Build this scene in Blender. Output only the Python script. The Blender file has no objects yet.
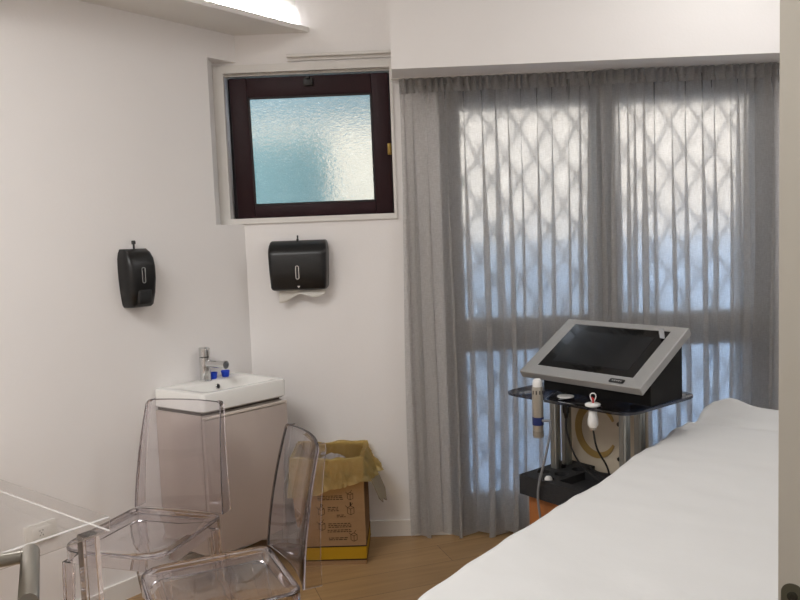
import bpy, bmesh, math, random
from math import sin, cos, pi, radians, sqrt, atan2
from mathutils import Vector, Matrix, noise
random.seed(7)
S = bpy.context.scene
COL = S.collection
S.view_settings.view_transform = 'Standard'
S.view_settings.look = 'None'
S.view_settings.exposure = 0.0
S.view_settings.gamma = 1.0
S.view_settings.use_curve_mapping = False
S.cycles.max_bounces = 24
S.cycles.transmission_bounces = 20
S.cycles.transparent_max_bounces = 32
S.cycles.diffuse_bounces = 5
S.cycles.glossy_bounces = 6
S.cycles.sample_clamp_indirect = 6.0
S.cycles.blur_glossy = 0.5

# ------------------------------------------------------------------ materials
MATS = {}
def newmat(name):
    m = bpy.data.materials.new(name); m.use_nodes = True
    MATS[name] = m
    nt = m.node_tree
    return m, nt, nt.nodes['Principled BSDF'], nt.nodes['Material Output']

def srgb(r, g, b):
    f = lambda c: (c / 255 / 12.92) if c / 255 <= 0.04045 else ((c / 255 + 0.055) / 1.055) ** 2.4
    return (f(r), f(g), f(b), 1)

def mat(name, rgb, rough=0.5, metal=0.0, var=0.0, scale=8.0, bump=0.0, bscale=60.0, spec=0.5, stretch=(1, 1, 1), **kw):
    m, nt, p, o = newmat(name)
    c = srgb(*rgb)
    p.inputs['Base Color'].default_value = c
    p.inputs['Roughness'].default_value = rough
    p.inputs['Metallic'].default_value = metal
    p.inputs['Specular IOR Level'].default_value = spec
    for k, v in kw.items():
        p.inputs[k].default_value = v
    tc = nt.nodes.new('ShaderNodeTexCoord'); mp = nt.nodes.new('ShaderNodeMapping')
    mp.inputs['Scale'].default_value = stretch
    nt.links.new(tc.outputs['Object'], mp.inputs['Vector'])
    n = nt.nodes.new('ShaderNodeTexNoise'); n.inputs['Scale'].default_value = scale
    n.inputs['Detail'].default_value = 4
    nt.links.new(mp.outputs[0], n.inputs['Vector'])
    if var:
        r = nt.nodes.new('ShaderNodeValToRGB')
        r.color_ramp.elements[0].position = 0.3; r.color_ramp.elements[1].position = 0.7
        r.color_ramp.elements[0].color = tuple(x * (1 - var) for x in c[:3]) + (1,)
        r.color_ramp.elements[1].color = tuple(min(1, x * (1 + var)) for x in c[:3]) + (1,)
        nt.links.new(n.outputs['Fac'], r.inputs[0]); nt.links.new(r.outputs[0], p.inputs['Base Color'])
    if bump:
        n2 = nt.nodes.new('ShaderNodeTexNoise'); n2.inputs['Scale'].default_value = bscale
        n2.inputs['Detail'].default_value = 3
        nt.links.new(mp.outputs[0], n2.inputs['Vector'])
        b = nt.nodes.new('ShaderNodeBump'); b.inputs['Strength'].default_value = bump
        b.inputs['Distance'].default_value = 0.01
        nt.links.new(n2.outputs['Fac'], b.inputs['Height']); nt.links.new(b.outputs[0], p.inputs['Normal'])
    return m

mat('wall_paint', (236, 233, 231), 0.85, var=0.015, scale=2.0, bump=0.04, bscale=90, spec=0.2)
mat('ceiling_paint', (232, 230, 226), 0.9, var=0.01, spec=0.2)
mat('trim_paint', (230, 227, 222), 0.6, var=0.01, spec=0.3)
mat('casing_paint', (222, 219, 214), 0.6, var=0.02, scale=14, spec=0.3)
mat('sill_plaster', (198, 193, 183), 0.9, var=0.06, scale=30, bump=0.3)
mat('jamb_paint', (206, 200, 188), 0.5, var=0.01, spec=0.3)
mat('strike_metal', (118, 116, 100), 0.45, 0.8, var=0.05)
mat('dark_screw', (70, 68, 58), 0.5, 0.7)
mat('brushed_steel', (172, 168, 160), 0.32, 1.0, var=0.03, stretch=(1, 1, 12))
mat('window_wood', (38, 15, 20), 0.5, spec=0.25, var=0.12, scale=12, stretch=(1, 1, 0.25))
mat('window_edge', (28, 18, 20), 0.6)
mat('brass', (150, 125, 70), 0.35, 0.9)
mat('black_metal', (18, 17, 17), 0.45)
mat('door_alu', (62, 62, 66), 0.5, 0.3)
mat('black_plastic', (9, 9, 10), 0.36, var=0.03, spec=0.5)
mat('black_plastic_soft', (17, 17, 18), 0.5)
mat('chrome_ring', (190, 190, 188), 0.2, 1.0)
mat('dark_window', (40, 40, 42), 0.15)
mat('ceramic', (236, 235, 231), 0.12, spec=0.6)
mat('chrome', (205, 205, 205), 0.08, 1.0)
mat('cabinet_lacquer', (184, 171, 163), 0.35, var=0.01)
mat('cabinet_edge', (210, 200, 190), 0.3)
mat('cabinet_gap', (84, 76, 70), 0.7)
mat('blue_plastic', (14, 68, 205), 0.4)
mat('cardboard', (144, 113, 80), 0.85, var=0.05, scale=10, stretch=(1, 1, 6), spec=0.15)
mat('cardboard_grey', (150, 140, 122), 0.85, var=0.05, spec=0.15)
mat('box_yellow', (164, 126, 20), 0.7, var=0.04, spec=0.2)
mat('print_ink', (52, 38, 28), 0.9, spec=0.1)
mat('tissue', (222, 218, 210), 0.9, spec=0.1)
mat('crumple', (140, 134, 132), 0.7, var=0.1, scale=30)
mat('sheet', (216, 216, 215), 0.9, var=0.01, scale=3, bump=0.12, bscale=22, spec=0.1)
mat('bed_vinyl', (215, 210, 200), 0.5)
mat('bed_leg', (120, 118, 115), 0.4, 0.8)
mat('silver_bezel', (168, 168, 167), 0.42, 0.55, var=0.01, scale=40)
mat('screen_glass', (8, 9, 10), 0.06, spec=0.7)
mat('display', (26, 28, 30), 0.12, spec=0.6)
mat('badge', (14, 14, 15), 0.3)
mat('badge_mark', (150, 150, 150), 0.4)
mat('black_body', (7, 7, 8), 0.6, spec=0.3)
mat('alu_post', (150, 153, 150), 0.35, 0.85)
mat('foam', (34, 34, 36), 0.85, var=0.12, scale=60, bump=0.3, bscale=200)
mat('foam_hole', (8, 8, 8), 0.9)
mat('beige_panel', (190, 178, 158), 0.6, var=0.02)
mat('gold_print', (164, 136, 80), 0.45, 0.25)
mat('cart_wood', (150, 92, 44), 0.5, var=0.12, scale=14, stretch=(1, 1, 0.2))
mat('white_plastic', (232, 232, 230), 0.35)
mat('grey_handle', (168, 163, 152), 0.35, 0.35)
mat('blue_band', (22, 40, 98), 0.4)
mat('knurl', (148, 142, 130), 0.45, 0.4, bump=0.5, bscale=300)
mat('grey_cable', (120, 122, 125), 0.5)
mat('black_cable', (14, 14, 16), 0.5)
mat('red_wire', (190, 30, 25), 0.5)
mat('film', (150, 152, 154), 0.15)
mat('socket_white', (228, 224, 216), 0.4)
mat('socket_dark', (25, 24, 24), 0.7)
mat('out_cream', (236, 214, 190), 0.9)
mat('out_blue_shade', (196, 212, 228), 0.9)
mat('out_grey', (150, 170, 174), 0.9)
mat('out_teal', (140, 172, 172), 0.9)
mat('out_white', (248, 248, 248), 0.9)
mat('out_ground', (130, 150, 172), 0.9)
mat('grille', (60, 66, 78), 0.6)

def mat_led():
    m, nt, p, o = newmat('led_light')
    e = nt.nodes.new('ShaderNodeEmission'); e.inputs['Color'].default_value = (0.86, 0.86, 1.0, 1)
    e.inputs['Strength'].default_value = 3.0
    nt.links.new(e.outputs[0], o.inputs['Surface'])
mat_led()

def mat_floor():
    m, nt, p, o = newmat('oak_floor')
    L = nt.links.new
    tc = nt.nodes.new('ShaderNodeTexCoord'); mp = nt.nodes.new('ShaderNodeMapping')
    mp.inputs['Rotation'].default_value = (0, 0, radians(-20))
    L(tc.outputs['Object'], mp.inputs['Vector'])
    br = nt.nodes.new('ShaderNodeTexBrick')
    br.inputs['Color1'].default_value = srgb(166, 134, 94)
    br.inputs['Color2'].default_value = srgb(154, 123, 84)
    br.inputs['Mortar'].default_value = srgb(108, 82, 54)
    br.inputs['Scale'].default_value = 1.0
    br.inputs['Brick Width'].default_value = 1.3; br.inputs['Row Height'].default_value = 0.19
    br.inputs['Mortar Size'].default_value = 0.0016
    L(mp.outputs[0], br.inputs['Vector'])
    mp2 = nt.nodes.new('ShaderNodeMapping'); mp2.inputs['Scale'].default_value = (1.2, 14, 1)
    L(mp.outputs[0], mp2.inputs['Vector'])
    n = nt.nodes.new('ShaderNodeTexNoise'); n.inputs['Scale'].default_value = 2.6; n.inputs['Detail'].default_value = 6
    L(mp2.outputs[0], n.inputs['Vector'])
    mx = nt.nodes.new('ShaderNodeMixRGB'); mx.blend_type = 'MULTIPLY'; mx.inputs[0].default_value = 0.55
    r = nt.nodes.new('ShaderNodeValToRGB')
    r.color_ramp.elements[0].position = 0.3; r.color_ramp.elements[0].color = (0.62, 0.58, 0.54, 1)
    r.color_ramp.elements[1].position = 0.65; r.color_ramp.elements[1].color = (1, 1, 1, 1)
    L(n.outputs['Fac'], r.inputs[0]); L(br.outputs['Color'], mx.inputs[1]); L(r.outputs[0], mx.inputs[2])
    L(mx.outputs[0], p.inputs['Base Color'])
    p.inputs['Roughness'].default_value = 0.42
mat_floor()

def mat_acrylic(name, tint, rough=0.0):
    m, nt, p, o = newmat(name)
    nt.nodes.remove(p)
    g = nt.nodes.new('ShaderNodeBsdfGlass'); g.inputs['IOR'].default_value = 1.49
    g.inputs['Roughness'].default_value = rough; g.inputs['Color'].default_value = tint
    nt.links.new(g.outputs[0], o.inputs['Surface'])

def mat_shell(name, tint, ior=1.5):
    """thin moulded polycarbonate: see-through body with fresnel gloss"""
    m, nt, p, o = newmat(name)
    nt.nodes.remove(p)
    L = nt.links.new
    t = nt.nodes.new('ShaderNodeBsdfTransparent'); t.inputs['Color'].default_value = tint
    g = nt.nodes.new('ShaderNodeBsdfGlossy'); g.inputs['Roughness'].default_value = 0.03
    fr = nt.nodes.new('ShaderNodeFresnel')
    ge = nt.nodes.new('ShaderNodeNewGeometry'); mi = nt.nodes.new('ShaderNodeMapRange')     # same gloss on both sides of the thin wall
    mi.inputs['To Min'].default_value = ior; mi.inputs['To Max'].default_value = 1 / ior
    L(ge.outputs['Backfacing'], mi.inputs['Value']); L(mi.outputs[0], fr.inputs['IOR'])
    mx = nt.nodes.new('ShaderNodeMixShader')
    L(fr.outputs[0], mx.inputs[0]); L(t.outputs[0], mx.inputs[1]); L(g.outputs[0], mx.inputs[2])
    L(mx.outputs[0], o.inputs['Surface'])
mat_acrylic('chair_clear', (0.955, 0.945, 0.955, 1))
mat_shell('acrylic_table', (0.965, 0.96, 0.955, 1), 1.49)
def mat_edge():  # whitish diffuse stands in for light caught along the acrylic edges
    m, nt, p, o = newmat('acrylic_edge_glint')
    nt.nodes.remove(p); L = nt.links.new
    t = nt.nodes.new('ShaderNodeBsdfTransparent'); t.inputs['Color'].default_value = (0.9, 0.9, 0.9, 1)
    d = nt.nodes.new('ShaderNodeBsdfDiffuse'); d.inputs['Color'].default_value = (0.8, 0.79, 0.77, 1)
    mx = nt.nodes.new('ShaderNodeMixShader'); mx.inputs[0].default_value = 0.62
    L(t.outputs[0], mx.inputs[1]); L(d.outputs[0], mx.inputs[2]); L(mx.outputs[0], o.inputs['Surface'])
mat_edge()
mat_acrylic('chair_rim', (0.70, 0.68, 0.70, 1))
mat_shell('pane_clear', (0.93, 0.95, 0.97, 1), 1.4)
mat_shell('smoked_glass', (0.30, 0.31, 0.36, 1), 1.6)
mat_shell('clear_film', (0.85, 0.85, 0.85, 1), 1.6)

def mat_textured_pane():
    m, nt, p, o = newmat('textured_pane')
    nt.nodes.remove(p); L = nt.links.new
    tc = nt.nodes.new('ShaderNodeTexCoord'); mp = nt.nodes.new('ShaderNodeMapping')
    mp.inputs['Scale'].default_value = (1, 1, 1.6)
    L(tc.outputs['Object'], mp.inputs['Vector'])
    n = nt.nodes.new('ShaderNodeTexNoise'); n.inputs['Scale'].default_value = 70; n.inputs['Detail'].default_value = 2
    L(mp.outputs[0], n.inputs['Vector'])
    b = nt.nodes.new('ShaderNodeBump'); b.inputs['Strength'].default_value = 1.0; b.inputs['Distance'].default_value = 0.008
    L(n.outputs['Fac'], b.inputs['Height'])
    r = nt.nodes.new('ShaderNodeBsdfRefraction'); r.inputs['Roughness'].default_value = 0.25; r.inputs['IOR'].default_value = 1.3
    r.inputs['Color'].default_value = (0.70, 0.73, 0.73, 1)
    g = nt.nodes.new('ShaderNodeBsdfGlossy'); g.inputs['Roughness'].default_value = 0.18
    L(b.outputs[0], r.inputs['Normal']); L(b.outputs[0], g.inputs['Normal'])
    mx = nt.nodes.new('ShaderNodeMixShader'); mx.inputs[0].default_value = 0.07
    L(r.outputs[0], mx.inputs[1]); L(g.outputs[0], mx.inputs[2]); L(mx.outputs[0], o.inputs['Surface'])
mat_textured_pane()

def mat_curtain():
    m, nt, p, o = newmat('sheer_curtain')
    nt.nodes.remove(p); L = nt.links.new
    tc = nt.nodes.new('ShaderNodeTexCoord')
    def nz(scale, sx, sy, sz, det=2):
        mp = nt.nodes.new('ShaderNodeMapping'); mp.inputs['Scale'].default_value = (sx, sy, sz)
        L(tc.outputs['Object'], mp.inputs['Vector'])
        n = nt.nodes.new('ShaderNodeTexNoise'); n.inputs['Scale'].default_value = scale; n.inputs['Detail'].default_value = det
        L(mp.outputs[0], n.inputs['Vector']); return n
    a = nz(60, 1.0, 1.0, 4.5); b = nz(60, 5.0, 5.0, 0.6)
    ad = nt.nodes.new('ShaderNodeMath'); ad.operation = 'ADD'
    L(a.outputs['Fac'], ad.inputs[0]); L(b.outputs['Fac'], ad.inputs[1])
    mr = nt.nodes.new('ShaderNodeMapRange')
    mr.inputs['From Min'].default_value = 0.78; mr.inputs['From Max'].default_value = 1.25
    mr.inputs['To Min'].default_value = 0.30; mr.inputs['To Max'].default_value = 0.62
    L(ad.outputs[0], mr.inputs['Value'])
    d = nt.nodes.new('ShaderNodeBsdfDiffuse'); d.inputs['Color'].default_value = srgb(188, 184, 179)
    tl = nt.nodes.new('ShaderNodeBsdfTranslucent'); tl.inputs['Color'].default_value = srgb(185, 185, 188)
    m1 = nt.nodes.new('ShaderNodeMixShader'); m1.inputs[0].default_value = 0.42
    L(d.outputs[0], m1.inputs[1]); L(tl.outputs[0], m1.inputs[2])
    # light going straight through the weave, slightly scattered by the yarns
    t = nt.nodes.new('ShaderNodeBsdfTransparent')
    rf = nt.nodes.new('ShaderNodeBsdfRefraction'); rf.inputs['IOR'].default_value = 1.14; rf.inputs['Roughness'].default_value = 0.9
    m3 = nt.nodes.new('ShaderNodeMixShader'); m3.inputs[0].default_value = 0.8
    L(t.outputs[0], m3.inputs[1]); L(rf.outputs[0], m3.inputs[2])
    m2 = nt.nodes.new('ShaderNodeMixShader'); L(mr.outputs[0], m2.inputs[0])
    L(m1.outputs[0], m2.inputs[1]); L(m3.outputs[0], m2.inputs[2]); L(m2.outputs[0], o.inputs['Surface'])
mat_curtain()

def mat_bag():
    m, nt, p, o = newmat('yellow_liner')
    L = nt.links.new
    p.inputs['Base Color'].default_value = srgb(212, 192, 128); p.inputs['Roughness'].default_value = 0.35
    tl = nt.nodes.new('ShaderNodeBsdfTranslucent'); tl.inputs['Color'].default_value = srgb(215, 192, 125)
    t = nt.nodes.new('ShaderNodeBsdfTransparent'); t.inputs['Color'].default_value = srgb(246, 230, 182)
    tc = nt.nodes.new('ShaderNodeTexCoord'); n = nt.nodes.new('ShaderNodeTexNoise'); n.inputs['Scale'].default_value = 26; n.inputs['Detail'].default_value = 3; n.inputs['Distortion'].default_value = 1.2
    bp = nt.nodes.new('ShaderNodeBump'); bp.inputs['Strength'].default_value = 0.9; bp.inputs['Distance'].default_value = 0.02
    L(tc.outputs['Object'], n.inputs['Vector']); L(n.outputs['Fac'], bp.inputs['Height']); L(bp.outputs[0], p.inputs['Normal'])
    m1 = nt.nodes.new('ShaderNodeMixShader'); m1.inputs[0].default_value = 0.3
    m2 = nt.nodes.new('ShaderNodeMixShader'); m2.inputs[0].default_value = 0.64
    L(p.outputs[0], m1.inputs[1]); L(tl.outputs[0], m1.inputs[2])
    L(m1.outputs[0], m2.inputs[1]); L(t.outputs[0], m2.inputs[2]); L(m2.outputs[0], o.inputs['Surface'])
mat_bag()

# ------------------------------------------------------------------ mesh helpers
class MB:
    def __init__(s): s.bm = bmesh.new()
    def raw(s, vs, fs, M=None):
        v = [s.bm.verts.new(M @ Vector(p) if M else p) for p in vs]
        out = []
        for f in fs:
            try: out.append(s.bm.faces.new([v[i] for i in f]))
            except ValueError: pass
        return v, out
    def box(s, c, d, M=None, bev=0.0, seg=2):
        x, y, z = [k / 2 for k in d]
        vs = [Vector((c[0] + i * x, c[1] + j * y, c[2] + k * z)) for i in (-1, 1) for j in (-1, 1) for k in (-1, 1)]
        fs = [(0, 1, 3, 2), (4, 6, 7, 5), (0, 4, 5, 1), (2, 3, 7, 6), (0, 2, 6, 4), (1, 5, 7, 3)]
        v, f = s.raw(vs, fs, M)
        if bev:
            es = list({e for ff in f for e in ff.edges})
            bmesh.ops.bevel(s.bm, geom=es, offset=bev, segments=seg, affect='EDGES', profile=0.5)
        return s
    def prism(s, poly, z0, z1, M=None, bev=0.0):
        n = len(poly)
        ar = sum(poly[i][0] * poly[(i + 1) % n][1] - poly[(i + 1) % n][0] * poly[i][1] for i in range(n))
        if ar < 0: poly = poly[::-1]
        vs = [Vector((p[0], p[1], z0)) for p in poly] + [Vector((p[0], p[1], z1)) for p in poly]
        fs = [tuple(range(n))[::-1], tuple(range(n, 2 * n))] + [(i, (i + 1) % n, n + (i + 1) % n, n + i) for i in range(n)]
        v, f = s.raw(vs, fs, M)
        if bev:
            es = [e for ff in f[:2] for e in ff.edges]
            bmesh.ops.bevel(s.bm, geom=list(set(es)), offset=bev, segments=2, affect='EDGES', profile=0.5)
        return s
    def tube(s, pts, r, n=12, M=None, cap=True):
        pts = [Vector(p) for p in pts]; rs = r if isinstance(r, (list, tuple)) else [r] * len(pts)
        rings = []; up = None
        for i, p in enumerate(pts):
            t = (pts[min(i + 1, len(pts) - 1)] - pts[max(i - 1, 0)]).normalized()
            if up is None:
                up = Vector((0, 0, 1)) if abs(t.z) < 0.9 else Vector((1, 0, 0))
            a = t.cross(up)
            if a.length < 1e-4: a = t.cross(Vector((1, 0.3, 0)))
            a.normalize(); b = a.cross(t).normalized(); up = b
            rings.append([p + (a * cos(2 * pi * k / n) + b * sin(2 * pi * k / n)) * rs[i] for k in range(n)])
        vs = [q for rg in rings for q in rg]; fs = []
        for i in range(len(pts) - 1):
            for k in range(n):
                fs.append((i * n + k, (i + 1) * n + k, (i + 1) * n + (k + 1) % n, i * n + (k + 1) % n))
        if cap: fs += [tuple(range(n)), tuple(range(len(vs) - n, len(vs)))[::-1]]
        s.raw(vs, fs, M); return s
    def lathe(s, prof, n=24, M=None):
        vs = []; fs = []; m = len(prof)
        for (r, z) in prof:
            r = max(r, 1e-5)
            vs += [Vector((r * cos(2 * pi * k / n), r * sin(2 * pi * k / n), z)) for k in range(n)]
        for i in range(m - 1):
            for k in range(n):
                fs.append((i * n + k, i * n + (k + 1) % n, (i + 1) * n + (k + 1) % n, (i + 1) * n + k))
        fs += [tuple(range(n))[::-1], tuple(range((m - 1) * n, m * n))]
        s.raw(vs, fs, M); return s
    def grid(s, nu, nv, fn, closed_u=False, M=None):
        vs = [fn(i, j) for i in range(nu) for j in range(nv)]
        fs = []
        for i in range(nu if closed_u else nu - 1):
            for j in range(nv - 1):
                a = i * nv + j; b = ((i + 1) % nu) * nv + j
                fs.append((a, b, b + 1, a + 1))
        s.raw(vs, fs, M); return s
    def loft(s, rings, M=None, cap=True):
        n = len(rings[0]); vs = [Vector(p) for r in rings for p in r]; fs = []
        for i in range(len(rings) - 1):
            for k in range(n):
                fs.append((i * n + k, i * n + (k + 1) % n, (i + 1) * n + (k + 1) % n, (i + 1) * n + k))
        if cap: fs += [tuple(range(n))[::-1], tuple(range(len(vs) - n, len(vs)))]
        s.raw(vs, fs, M); return s
    def build(s, name, material, parent=None, smooth=35, kind=None, world=None, solid=0.0, recalc=True, off=0.0):
        bm = s.bm
        if recalc: bmesh.ops.recalc_face_normals(bm, faces=bm.faces)
        me = bpy.data.meshes.new(name); bm.to_mesh(me); bm.free()
        for k in ([material] if isinstance(material, str) else material): me.materials.append(MATS[k])
        if smooth:
            me.polygons.foreach_set('use_smooth', [True] * len(me.polygons))
            me.set_sharp_from_angle(angle=radians(smooth))
        o = bpy.data.objects.new(name, me); COL.objects.link(o)
        if parent: o.parent = parent
        if world is not None: o.matrix_local = world
        if solid:
            md = o.modifiers.new('thick', 'SOLIDIFY'); md.thickness = solid; md.offset = off
        if kind: o['kind'] = kind
        return o

def thing(name, label, cat, M=None, group=None):
    o = bpy.data.objects.new(name, None); COL.objects.link(o)
    o.empty_display_size = 0.05
    if M is not None: o.matrix_local = M
    o['label'] = label; o['category'] = cat
    if group: o['group'] = group
    return o
def tag(o, label, cat, group=None):
    o['label'] = label; o['category'] = cat
    if group: o['group'] = group
    return o
def frame(o, xa, loc_z=0.0, ):
    """matrix with local x along angle xa (deg) about z at point o"""
    return Matrix.Translation(Vector((o[0], o[1], loc_z))) @ Matrix.Rotation(radians(xa), 4, 'Z')
def rrect(w, h, r, n=5, cx=0, cy=0):
    pts = []
    for (sx, sy, a0) in ((1, 1, 0), (-1, 1, 90), (-1, -1, 180), (1, -1, 270)):
        for k in range(n + 1):
            a = radians(a0 + 90 * k / n)
            pts.append((cx + sx * (w / 2 - r) + r * cos(a), cy + sy * (h / 2 - r) + r * sin(a)))
    return pts
def boolean(target, cutters, op='DIFFERENCE'):
    for c in cutters:
        md = target.modifiers.new('b', 'BOOLEAN'); md.object = c; md.operation = op; md.solver = 'EXACT'
    dg = bpy.context.evaluated_depsgraph_get()
    me = bpy.data.meshes.new_from_object(target.evaluated_get(dg))
    target.modifiers.clear(); target.data = me
    for c in cutters:
        bpy.data.objects.remove(c, do_unlink=True)

# ------------------------------------------------------------------ room frame
# wall frame: u along the left wall towards the far corner, v out of it into the room
P0 = Vector((-0.83, 3.802)); DU = Vector((0.5985, 0.8011)); NV = Vector((0.8011, -0.5985))
WANG = math.degrees(atan2(DU.y, DU.x))
YB = 3.802
def W(u, v): 
    p = P0 + DU * u + NV * v
    return (p.x, p.y)
def W3(u, v, z): return (*W(u, v), z)
# local axes in the wall frame: x = u, y = -v (y points into the wall)
WM = Matrix.Translation((P0.x, P0.y, 0)) @ Matrix.Rotation(radians(WANG), 4, 'Z')
HC = 2.95
ub = lambda v: v * DU.x / NV.x          # u where the back wall stands at a given v

# floor and ceiling
MB().prism([W(-4.6, -0.3), (-1.2, 3.95), (3.1, 3.95), W(2.3, 4.4), W(-4.6, 4.4)], -0.1, 0.0).build('floor', 'oak_floor', smooth=0, kind='structure')
MB().prism([W(-4.6, -0.3), (-1.2, 4.1), (3.1, 4.1), W(2.3, 4.4), W(-4.6, 4.4)], HC, HC + 0.1).build('ceiling', 'ceiling_paint', smooth=0, kind='structure')

# left wall with the cut-out in front of the small window
NZ0, NZ1 = 1.580, 2.352
E0 = W(-0.172, 0); E1 = (-0.945, YB)
b = MB()
b.prism([W(-4.3, 0), E0, E1, (-1.15, YB), W(-4.3, -0.2)], 0, HC)
b.prism([E0, (P0.x, P0.y), E1], 0, NZ0)
b.prism([E0, (P0.x, P0.y), E1], NZ1, HC)
b.build('wall_left', 'wall_paint', smooth=0, kind='structure')

# back wall: pieces around the two openings
SX0, SX1, SZ0, SZ1 = -0.893, -0.097, 1.607, 2.300       # small window opening
FX0, FX1, FZ1 = 0.13, 1.74, 2.19                         # french window opening
YO = YB + 0.2
b = MB()
def wallbox(x0, x1, z0, z1): b.box(((x0 + x1) / 2, (YB + YO) / 2, (z0 + z1) / 2), (x1 - x0, YO - YB, z1 - z0))
wallbox(-1.15, SX0, 0, HC); wallbox(SX0, SX1, 0, SZ0); wallbox(SX0, SX1, SZ1, HC)
wallbox(SX1, FX0, 0, HC); wallbox(FX0, FX1, FZ1, HC); wallbox(FX1, 3.1, 0, HC)
b.build('wall_back', 'wall_paint', smooth=0, kind='structure')

# right wall with the doorway the photo is taken through
RV0, RV1 = 2.75, 2.87
DU0, DU1 = -2.53, -1.656
b = MB()
b.prism([W(DU1, RV0), W(ub(RV0) + 0.1, RV0), W(ub(RV1) + 0.1, RV1), W(DU1, RV1)], 0, HC)
b.prism([W(-4.3, RV0), W(DU0, RV0), W(DU0, RV1), W(-4.3, RV1)], 0, HC)
b.prism([W(DU0, RV0), W(DU1, RV0), W(DU1, RV1), W(DU0, RV1)], 2.12, HC)
b.build('wall_right', 'wall_paint', smooth=0, kind='structure')
MB().prism([W(-4.3, -0.2), W(-4.3, 4.3), W(-4.4, 4.3), W(-4.4, -0.2)], 0, HC).build('wall_front', 'wall_paint', smooth=0, kind='structure')
b = MB()
b.prism([W(-4.4, 4.2), W(2.3, 4.2), W(2.3, 4.3), W(-4.4, 4.3)], 0, HC)
b.build('wall_corridor', 'wall_paint', smooth=0, kind='structure')

# baseboards
MB().prism([W(-4.3, 0), W(0, 0), W(-0.012, 0.012), W(-4.3, 0.012)], 0, 0.08).build('baseboard_left', 'trim_paint', smooth=0, kind='structure')
MB().box(((P0.x + FX0) / 2 - 0.0, YB - 0.006, 0.04), (FX0 - P0.x - 0.0, 0.012, 0.08)).build('baseboard_back', 'trim_paint', smooth=0, kind='structure')

# lowered strip along the left wall with its lit edge
b = MB()
uA = -3.2
b.prism([W(uA, 0), W(ub(0), 0), W(ub(0.288), 0.288), W(uA, 0.288)], 2.478, 2.492)
trim1 = b.build('trim_1', 'trim_paint', smooth=0, kind='structure')
b = MB(); b.prism([W(uA, 0.0), W(ub(0), 0.0), W(ub(0.240), 0.240), W(uA, 0.240)], 2.492, HC)
b.build('fascia', 'ceiling_paint', trim1, smooth=0)
b = MB(); b.prism([W(uA, 0.274), W(ub(0.274), 0.274), W(ub(0.288), 0.288), W(uA, 0.288)], 2.492, 2.502); b.build('lip', 'trim_paint', trim1, smooth=0)
b = MB(); b.prism([W(uA, 0.250), W(ub(0.25) - 0.01, 0.250), W(ub(0.268) - 0.01, 0.268), W(uA, 0.268)], 2.4922, 2.497)
b.build('led_strip', 'led_light', trim1, smooth=0)

# box for the roller shutter above the french window
BX0 = -0.08; BD = 0.26; BZ = 2.236
b = MB(); b.box(((BX0 + 2.9) / 2, YB - BD / 2, (BZ + HC) / 2), (2.9 - BX0, BD, HC - BZ))
b.build('trim_2', 'wall_paint', smooth=0, kind='structure')
# ledge above the small window
b = MB(); b.box((-0.33, YB - 0.02, 2.366), (0.50, 0.04, 0.014), bev=0.002); b.box((-0.33, YB - 0.006, 2.353), (0.50, 0.012, 0.014))
b.build('trim_3', 'casing_paint', smooth=0, kind='structure')

# ------------------------------------------------------------------ small window
win = MB()
cx0, cx1, cz0, cz1 = -0.943, -0.083, 1.581, 2.337
def ring(bb, x0, x1, z0, z1, X0, X1, Z0, Z1, y0, y1):
    """frame between outer rect (x0..) and inner rect (X0..)"""
    yc, dy = (y0 + y1) / 2, y1 - y0
    bb.box(((x0 + X0) / 2, yc, (z0 + z1) / 2), (X0 - x0, dy, z1 - z0))
    bb.box(((x1 + X1) / 2, yc, (z0 + z1) / 2), (x1 - X1, dy, z1 - z0))
    bb.box(((X0 + X1) / 2, yc, (z0 + Z0) / 2), (X1 - X0, dy, Z0 - z0))
    bb.box(((X0 + X1) / 2, yc, (z1 + Z1) / 2), (X1 - X0, dy, z1 - Z1))
ring(win, cx0, cx1, cz0, cz1, SX0, SX1, SZ0, SZ1, YB - 0.012, YB + 0.0)
w1 = win.build('window_1', 'casing_paint', smooth=0, kind='structure')
b = MB(); ring(b, SX0, SX1, SZ0, SZ1, SX0 + 0.06, SX1 - 0.03, SZ0 + 0.006, SZ1 - 0.06, YB + 0.085, YB + 0.15)
b.build('window_frame', 'window_edge', w1, smooth=0)
b = MB(); b.box(((SX0 + SX1) / 2, YB + 0.045, SZ1 - 0.006), (SX1 - SX0, 0.06, 0.012)); b.build('lintel_plaster', 'sill_plaster', w1, smooth=0)
# the sash, tipped a little into the room about its lower edge
sw, sh = 0.764, 0.668
SM = Matrix.Translation(((SX0 + SX1) / 2 + 0.010, YB + 0.064, SZ0 + 0.004)) @ Matrix.Rotation(radians(4.2), 4, 'X')
b = MB(); fr = 0.083
for (c, d) in (((-sw / 2 + fr / 2, 0, sh / 2), (fr, 0.04, sh)), ((sw / 2 - fr / 2, 0, sh / 2), (fr, 0.04, sh)),
               ((0, 0, fr * 0.72 / 2), (sw - 2 * fr, 0.04, fr * 0.72)), ((0, 0, sh - fr * 1.1 / 2), (sw - 2 * fr, 0.04, fr * 1.1))):
    b.box(c, d, bev=0.004)
sash = b.build('sash', 'window_wood', w1, world=SM)
b = MB(); g = 0.012
pz0, pz1 = fr * 0.72, sh - fr * 1.1
ring(b, -sw / 2 + fr - 0.002, sw / 2 - fr + 0.002, pz0 - 0.002, pz1 + 0.002, -sw / 2 + fr + 0.009, sw / 2 - fr - 0.009, pz0 + 0.009, pz1 - 0.009, -0.016, -0.006)
b.build('glazing_bead', 'window_edge', sash, smooth=0)
b = MB(); b.box((0, 0.0, (pz0 + pz1) / 2), (sw - 2 * fr + 0.01, 0.004, pz1 - pz0 + 0.01)); b.build('pane', 'textured_pane', sash, smooth=0)
b = MB(); b.box((-0.0, -0.03, sh - 0.03), (0.045, 0.024, 0.038), bev=0.005); b.box((-0.0, -0.04, sh - 0.012), (0.02, 0.03, 0.014), bev=0.003); b.build('latch', 'black_metal', sash)
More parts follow.
